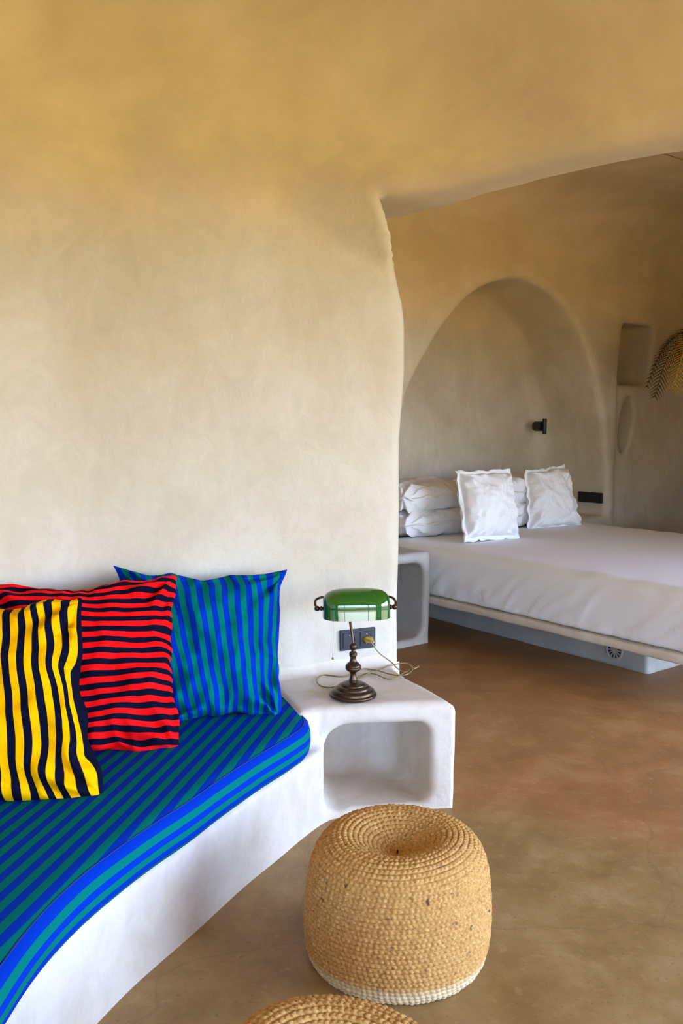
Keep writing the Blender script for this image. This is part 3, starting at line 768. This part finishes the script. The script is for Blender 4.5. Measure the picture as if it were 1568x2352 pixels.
# plug at the end of the cord, in lamp space
PM = LI @ (Matrix.Translation(WP) @ Matrix.Rotation(math.atan2(WA[1], WA[0]), 4, 'Z'))
pl = MB(); V = []; prof = [(0.0175, 0.0035, -0.0015), (0.018, 0.012, -0.014), (0.0165, 0.0115, -0.022), (0.010, 0.007, -0.034), (0.0045, 0.0045, -0.043), (0.0030, 0.0030, -0.047)]
nn = 24
for (rx, rz, yy) in prof:
    for k in range(nn):
        t = 2*math.pi*k/nn; c_, s_ = math.cos(t), math.sin(t)
        V.append(PM @ Vector((0.0355+0.0*yy+rx*math.copysign(abs(c_)**.7, c_)-yy*0.25, yy, rz*math.copysign(abs(s_)**.7, s_)+yy*0.18)))
F = [(i*nn+k, i*nn+(k+1) % nn, (i+1)*nn+(k+1) % nn, (i+1)*nn+k) for i in range(len(prof)-1) for k in range(nn)]+[tuple((len(prof)-1)*nn+k for k in range(nn)), tuple(range(nn-1, -1, -1))]
o = link_mesh('plug', V, F, M['plug'], cord); autosmooth(o, 50)

# ------------------------------------------------------------------ jute poufs
def jute_mat():
    m, nt, b = new_mat('braided jute')
    tc = N(nt, 'ShaderNodeTexCoord'); p = tc.outputs['Object']
    n1 = noise_n(nt, p, 130, 3, 0.6); n2 = noise_n(nt, p, 7, 4, 0.6, 0.4)
    c = ramp(nt, n1, [(0.22, (0.24, 0.105, 0.024)), (0.46, (0.47, 0.250, 0.072)), (0.58, (0.55, 0.31, 0.10)), (0.80, (0.72, 0.47, 0.20))])
    c = mix(nt, ramp(nt, n2, [(0.40, (0, 0, 0)), (0.62, (0.65, 0.65, 0.65))]), c, mix(nt, 0.5, c, (0.50, 0.26, 0.075)))
    n3 = noise_n(nt, p, 34, 2, 0.5); c = mix(nt, ramp(nt, n3, [(0.25, (0.85, 0.85, 0.85)), (0.32, (0, 0, 0))]), c, (0.07, 0.035, 0.015))
    s = N(nt, 'ShaderNodeSeparateXYZ'); nt.links.new(p, s.inputs[0])
    c = mix(nt, ramp(nt, s.outputs[2], [(0.030, (0.75, 0.75, 0.75)), (0.052, (0, 0, 0))]), c, (0.66, 0.54, 0.33))
    nt.links.new(c, b.inputs['Base Color']); b.inputs['Roughness'].default_value = 0.8; b.inputs['Specular IOR Level'].default_value = 0.2
    bump(nt, b, noise_n(nt, pos(nt), 500, 3), 0.4, 0.0015); return m
M['jute'] = jute_mat()
def pouf_mesh():
    prof = spline([(0.0, 0.300), (0.030, 0.304), (0.065, 0.322), (0.100, 0.342), (0.135, 0.352), (0.168, 0.345), (0.198, 0.318), (0.216, 0.270), (0.224, 0.200), (0.227, 0.130), (0.224, 0.070), (0.214, 0.025), (0.200, 0.004)], 30)
    d = np.r_[0, np.cumsum(np.hypot(*np.diff(prof, axis=0).T))]; PITCH = 0.0132; ROWS = int(d[-1]/PITCH); d = d/d[-1]
    ns = ROWS*7; nth = 1040
    S = np.linspace(0.004, 1, ns); r = np.interp(S, d, prof[:, 0]); z = np.interp(S, d, prof[:, 1])
    dr = np.gradient(r); dz = np.gradient(z); ln = np.hypot(dr, dz); nr, nz = -dz/ln, dr/ln
    nr, nz = -(-nr), nz
    if nr[-ns//3] < 0: nr, nz = -nr, -nz
    th = np.linspace(0, 2*np.pi, nth, endpoint=False)
    SS, TH = np.meshgrid(S, th, indexing='ij'); R0 = r[:, None]; 
    row = SS*ROWS + TH/(2*np.pi)
    ri = np.floor(row); cf = (row-ri)*2-1
    rr = np.interp((ri+0.5)/ROWS, d, prof[:, 0]); K = np.maximum(4, np.round(2*np.pi*rr/0.0135))
    jit = np.sin(ri*12.9898)*43758.5; jit = (jit-np.floor(jit))
    ph = TH*K/(2*np.pi)+jit+0.42*np.abs(cf)+0.10*np.sin(TH*7+ri)
    ridge = np.sqrt(np.maximum(0, 1-np.abs(cf)**2.2))
    st = np.abs(np.sin(np.pi*ph))
    amp = 0.0042*ridge+0.0036*ridge*st**0.8-0.0010*np.exp(-(cf/0.14)**2)
    amp += 0.0012*np.sin(TH*23+ri*2.3)*np.sin(TH*9-ri*1.7)
    fade = np.clip(R0/0.02, 0.2, 1); amp = amp*fade
    big = 0.004*np.sin(2*TH+1)+0.003*np.sin(3*TH+4*SS)
    Rr = R0*(1+big/0.22)+nr[:, None]*amp; Z = z[:, None]+nz[:, None]*amp*1.0+0.006*np.sin(TH+0.6)*np.clip(z[:, None]/0.3, 0, 1)
    V = np.stack([Rr*np.cos(TH), Rr*np.sin(TH), Z], -1).reshape(-1, 3)
    V[:, 2] -= V[:, 2].min(); V[:, 2] *= 0.875; V[:, :2] *= 0.965
    i = np.arange(ns-1)[:, None]; j = np.arange(nth)[None, :]; j2 = (j+1) % nth
    Q = np.stack([i*nth+j, (i+1)*nth+j, (i+1)*nth+j2, i*nth+j2], -1).reshape(-1, 4)
    return V, Q
V, Q = pouf_mesh()
pouf = fast_mesh('jute_pouf', V, Q, M['jute']); pouf.location = (0.137, 2.035, 0.0)
tag(pouf, 'braided jute pouf standing whole on the floor before the plaster side table', 'pouf', 'braided jute poufs')
p2 = pouf.copy(); C.objects.link(p2); p2.location = (-0.010, 1.272, 0.0); p2.rotation_euler = (0, 0, 2.2)
tag(p2, 'braided jute pouf at the bottom edge of the photo, only its top showing', 'pouf', 'braided jute poufs')

# ------------------------------------------------------------------ bedroom furniture
def cab_sdf(n, s, z):
    l = lump(n*1.3, s*1.2, z*1.4)*0.9
    d2 = rbox2(n, s, 3.19, -4.05, 0.300, 0.285, 0.03)
    d = rext(d2, z-0.552, 0.03)+l
    o = rbox2(n, z, 3.175, 0.265, 0.262, 0.225, 0.075)
    o = rmax(o, -(s+4.20), 0.07)
    return rmax(d, -o, 0.025)
V, Q = surface_nets(cab_sdf, (2.83, -4.40, -0.02), (3.55, -3.70, 0.60), 0.0135)
o = fast_mesh('bedside_table', bedv(V), Q[:, ::-1], M['plaster_grey']); tag(o, 'grey plaster bedside cubby table at the near head of the bed', 'bedside table')
bedo = empty('bed', bed(4.5, -3.2)); BI = Matrix.Translation(-bed(4.5, -3.2))
tag(bedo, 'wide bed with a white fitted sheet on a floating plaster slab', 'bed')
def part(name, V, F, mat, parent=bedo, smooth=True):
    return link_mesh(name, [BI @ Vector(v) for v in V], F, mat, parent, smooth)
def slab_sdf(n, s, z):
    l = lump(n*2, s*2, z*2)*0.5 + 0.0022*np.sin(37*s+9*n)*np.sin(23*s+40*z)
    return rext(rbox2(n, s, 4.475, -3.120, 0.975, 1.165, 0.012), np.abs(z-0.250)-0.020, 0.006)+l*0.7
V, Q = surface_nets(slab_sdf, (3.45, -4.33, 0.21), (5.50, -1.91, 0.29), 0.0115)
part('slab', bedv(V), Q[:, ::-1].tolist(), M['plaster_white'])
def base_sdf(n, s, z): return rext(rbox2(n, s, 4.58, -3.445, 0.64, 0.855, 0.02), np.abs(z-0.11)-0.121, 0.01)+lump(n, s*1.4, z)*0.9
V, Q = surface_nets(base_sdf, (3.88, -4.36, -0.03), (5.3, -2.54, 0.26), 0.02)
bb_ = part('base', bedv(V), Q[:, ::-1].tolist(), M['plaster_grey'])
# mattress under its sheet
def rrect(n0, n1, s0, s1, r, h=0.011):
    P = []
    for (cn, cs, a0) in ((n1-r, s1-r, 0), (n0+r, s1-r, 90), (n0+r, s0+r, 180), (n1-r, s0+r, 270)):
        for k in range(13): t = math.radians(a0+90*k/12); P.append((cn+r*math.cos(t), cs+r*math.sin(t)))
    P.append(P[0]); return resample(P, h)
MP = rrect(3.535, 5.395, -4.295, -2.00, 0.09); MN = onormals(MP)
prof = [(0.10, 0.2705), (0.035, 0.272), (0.010, 0.276), (0.0, 0.284)] + [(-0.006*math.sin(math.pi*k/10)-0.004+0.010*(k/10), 0.290+0.205*k/10) for k in range(0, 11)]
for k in range(1, 11):
    t = math.pi/2*k/10; prof.append((0.006+0.075-0.075*math.cos(t), 0.495+0.070*math.sin(t)))
NP0 = len(prof); prof += [(0.081, 0.565+0.0015*min(k, 4)) for k in range(1, 12)]
V = []; n = len(MP)
for i, (d_, z_) in enumerate(prof):
    for k in range(n):
        pn, ps = MP[k]; L = k*0.011
        zz = (z_-0.27)/0.295
        sidew = math.exp(-((zz-0.25)/0.42)**2) if d_ < 0.09 and zz > 0.0 else 0
        q = Vector((L*5.5+1.8*zz, zz*1.1, 2.0)); pl_ = mnoise.noise(q)+0.6*mnoise.noise(Vector((L*14+4*zz, zz*1.5, 7.0)))
        pl_ = 0.75*max(0, 1-3.2*abs(pl_))**1.5-0.15+0.25*mnoise.noise(Vector((L*2.5, zz, 4.0)))
        w = -0.020*sidew*pl_
        gather = 0.006*math.exp(-((zz-0.07)/0.08)**2)*mnoise.noise(Vector((L*26, 1.0, 3.0)))
        w += gather
        topw = math.exp(-max(0, d_-0.07)/0.12) if zz > 0.85 else 0
        dzz = 0.0055*topw*mnoise.noise(Vector((L*8+d_*10, d_*6, 5.0)))
        qn, qs = pn-MN[k, 0]*(d_+w), ps-MN[k, 1]*(d_+w)
        if i >= NP0:
            f_ = (i-NP0+1)/12.0; cs_ = min(max(ps, -3.5), -2.95); qn += (4.465-qn)*f_; qs += (cs_-qs)*f_
            dzz = 0.004*math.exp(-f_*5)*mnoise.noise(Vector((qn*7, qs*7, 5.0)))
        V.append(bed(qn, qs, z_+dzz))
F = []
for i in range(len(prof)-1):
    for k in range(n): a = i*n+k; b = i*n+(k+1) % n; F.append((a, a+n, b+n, b))
V.append(bed(4.465, -3.21, 0.570)); F += [((len(prof)-1)*n+k, len(V)-1, (len(prof)-1)*n+(k+1) % n) for k in range(n)]
mt = part('mattress', V, F, M['linen']); bm = bmesh.new(); bm.from_mesh(mt.data); bmesh.ops.recalc_face_normals(bm, faces=bm.faces); bm.to_mesh(mt.data); bm.free()
# round vent in the base: px 1412,1495 on the plane n = 3.94
def on_n(px, py, nn_): d = ray(px, py); k = (nn_-(_O.x*NU[0]+_O.y*NU[1]))/(d.x*NU[0]+d.y*NU[1]); return _O+d*k
vc_ = on_n(1412, 1493, 3.938); VM = BI @ Matrix.Translation(vc_) @ Matrix(((SU[0], -NU[0], 0, 0), (SU[1], -NU[1], 0, 0), (0, 0, 1, 0), (0, 0, 0, 1)))  # x along bed, y out, z up
TOW = VM @ Matrix.Rotation(-math.pi/2, 4, 'X')
rv = 0.054
g = MB(); g.lathe([(rv*0.80, 0.0), (rv*0.80, 0.008), (rv*0.88, 0.012), (rv, 0.010), (rv*1.02, 0.0)], 40, TOW, cap=False)
g.lathe([(0.0005, 0.0), (0.0005, 0.010), (rv*0.20, 0.010), (rv*0.22, 0.0)], 20, TOW, cap=False)
for k in range(12):
    t = 2*math.pi*k/12
    g.box(rv*0.18, -0.0028, 0.001, rv*0.84, 0.0028, 0.008, TOW @ Matrix.Rotation(t, 4, 'Z'))
vg = g.build('vent_grille', M['plaster_grey'], bb_, smooth=False)
MB().lathe([(0.0005, 0.0008), (rv*0.82, 0.0008)], 40, TOW, cap=False).build('vent_hole', M['navydark'], vg, smooth=False)

# pillows
GP = 'pillows standing against the stacks'
def pil(c, T, seed, lab, grp=None, **k):
    o = cushion('pillow', c, T, M['linen'], seed=seed, **k); tag(o, lab, 'pillow', grp); return o
pil([at(1066, 1247, 5.30), at(1192, 1239, 5.55), at(1172, 1076, 5.66), at(1044, 1080, 5.41)], 0.21, 11, 'white pillow standing on the bed, nearer the bedside table', None, flange=0.11, concave=0.05, wr=0.017, puff=0.5)
pil([at(1210, 1220, 6.06), at(1336, 1214, 6.28), at(1296, 1066, 6.40), at(1206, 1080, 6.17)], 0.21, 12, 'white pillow standing on the bed, nearer the black socket strip', None, flange=0.10, concave=0.04, wr=0.020, puff=0.42)
def lying(n0, n1, s0, s1, z, T, seed, lab):
    return pil([bed(n0, s1, z), bed(n1, s1, z), bed(n1, s0, z), bed(n0, s0, z)], T, seed, lab, None, flange=0.08, concave=0.03, wr=0.019, puff=0.36)
ZB = 0.572
lying(3.57, 4.31, -4.62, -4.10, ZB+0.085, 0.185, 21, 'lower white pillow of the left stack, lying on the bed beside the bedside table')
lying(3.56, 4.30, -4.64, -4.12, ZB+0.255, 0.195, 22, 'upper white pillow of the left stack, above the bedside table end')
lying(4.40, 5.14, -4.62, -4.10, ZB+0.085, 0.185, 23, 'lower white pillow of the right stack, mostly behind the two standing pillows')
lying(4.40, 5.14, -4.64, -4.12, ZB+0.255, 0.195, 24, 'upper white pillow of the right stack, mostly behind the two standing pillows')

# black socket strip on the right reveal of the alcove
SMx = Matrix.Translation(bed(5.885, -4.46, 0.70)) @ Matrix(((SU[0], -NU[0], 0, 0), (SU[1], -NU[1], 0, 0), (0, 0, 1, 0), (0, 0, 0, 1)))
st_ = empty('socket_strip', bed(5.885, -4.46, 0.70)); S2 = Matrix.Translation(-bed(5.885, -4.46, 0.70)) @ SMx
tag(st_, 'black socket strip low on the right side of the arched alcove', 'wall socket')
m_ = MB(); m_.box(-0.112, -0.03, -0.041, 0.112, 0.010, 0.041, S2); m_.build('frame', M['black'], st_, smooth=False)
for k in range(3):
    m_ = MB(); m_.box(-0.104+0.0705*k, 0.008, -0.033, -0.104+0.0705*k+0.067, 0.0125, 0.033, S2); m_.build('socket_insert', M['black'], st_, smooth=False)
# reading light on the alcove's back wall
wl_c = at(1232, 979, bed(5.52, -4.94).y)
rl = empty('wall_lamp', wl_c); tag(rl, 'small black reading light on the back of the arched alcove', 'lamp')
ST = Matrix(((NU[0], SU[0], 0, 0), (NU[1], SU[1], 0, 0), (0, 0, 1, 0), (0, 0, 0, 1)))
B2 = ST @ Matrix.Rotation(-math.pi/2, 4, 'X')
o = MB().lathe([(0.0005, -0.02), (0.036, -0.02), (0.041, -0.012), (0.041, 0.055), (0.036, 0.062), (0.0005, 0.062)], 32, B2).build('mount', M['black'], rl); autosmooth(o, 30)
ctr = ST @ Vector((0.004, 0.080, 0.002))
MB().box(-0.006, 0.055, -0.012, 0.006, 0.075, 0.012, ST).build('bracket', M['black'], rl, smooth=False)
o = MB().lathe([(0.0005, -0.063), (0.0165, -0.063), (0.0175, -0.060), (0.0175, 0.060), (0.0165, 0.063), (0.0005, 0.063)], 24, Matrix.Translation(ctr)).build('spotlight', M['black'], rl); autosmooth(o, 30)

# ------------------------------------------------------------------ golden palm beyond the bed
def frond(pts, wmax, n, seed, tilt=0.0):
    """a rachis with flat pinnate leaflets of real (thin) thickness"""
    rnd = random.Random(seed); P = [Vector(p) for p in spline(pts, 14)]
    mb = MB(); L = len(P); mb.tube(P, [0.006*(1-0.8*i/(L-1))+0.001 for i in range(L)], 8)
    for k in range(n):
        t = 0.12+0.87*k/(n-1); f = t*(L-1); i = min(int(f), L-2); p = P[i].lerp(P[i+1], f-i); d = (P[i+1]-P[i]).normalized()
        side = d.cross(Vector((0, -1, 0.35))).normalized(); upv = side.cross(d).normalized()
        ln = wmax*(math.sin(math.pi*min(1, 0.12+0.88*t))**0.55)*(0.95+0.1*rnd.random())+0.02
        for sg in (-1, 1):
            dirv = (side*sg*0.78+d*0.62+upv*tilt-Vector((0, 0, 0.10))).normalized(); w = 0.0064
            nb = 5; V = []; F = []
            for j in range(nb+1):
                u = j/nb; c = p+dirv*ln*u-Vector((0, 0, 1))*ln*0.22*u*u; ww = w*(1-u)**0.6*min(1, 0.4+3*u)+0.0004
                V += [c+d*ww, c+upv*0.0012, c-d*ww, c-upv*0.0006]
            for j in range(nb):
                for q in range(4): a = j*4+q; b = j*4+(q+1) % 4; F.append((a, b, b+4, a+4))
            mb.add(V, F)
    return mb
PY = 6.35
crown = at(1640, 800, PY); foot = Vector((crown.x, crown.y, 0))
palm = empty('golden_palm', foot); FI = Matrix.Translation(-foot)
tag(palm, 'golden palm with arching fronds, standing beyond the bed at the right edge', 'plant')
def pb(mb, name, mat): mb.v = [tuple(FI @ Vector(v)) for v in mb.v]; return mb.build(name, mat, palm)
tk = MB(); tk.tube([foot+Vector((0, 0, 0.0)), foot+Vector((0.01, 0, 0.5)), foot+Vector((-0.01, 0.01, 1.1)), crown], [0.035, 0.028, 0.026, 0.03], 16); pb(tk, 'trunk', M['palm_dark'])
pt_ = MB(); pt_.lathe([(0.0005, 0), (0.13, 0), (0.16, 0.05), (0.18, 0.26), (0.175, 0.27), (0.16, 0.25), (0.0005, 0.25)], 36, Matrix.Translation(foot)); pb(pt_, 'pot', M['palm_dark'])
def A(x, y, dy=0.0): return tuple(at(x, y, PY+dy))
pb(frond([A(1640, 800), A(1612, 770, -.05), A(1580, 790, -.12), (at(1560, 838, PY-.16)), A(1548, 898, -.18)], 0.15, 30, 1, 0.1), 'frond', M['palm_gold'])
pb(frond([A(1640, 800), A(1600, 770, .03), A(1560, 786, .02), A(1528, 832, .0), A(1503, 912, -.02)], 0.13, 34, 2, 0.0), 'frond', M['palm_dark'])
pb(frond([A(1640, 800), A(1590, 758, .12), A(1545, 778, .15), A(1512, 820, .16), A(1485, 888, .16)], 0.035, 26, 3, 0.0), 'frond', M['palm_dark'])
for k, (dx, dy, dz) in enumerate([(.45, .1, .1), (.35, -.35, .0), (.1, .35, .15), (.2, -.1, .35), (.5, .3, -.1)]):
    c0 = crown; e_ = c0+Vector((dx, dy, dz-.25)); m1 = c0+Vector((dx*.3, dy*.3, dz*.6+.1)); m2 = c0+Vector((dx*.7, dy*.7, dz*.8+.06))
    pb(frond([tuple(c0), tuple(m1), tuple(m2), tuple(e_)], 0.14, 20, 10+k, 0.0), 'frond', M['palm_gold'])
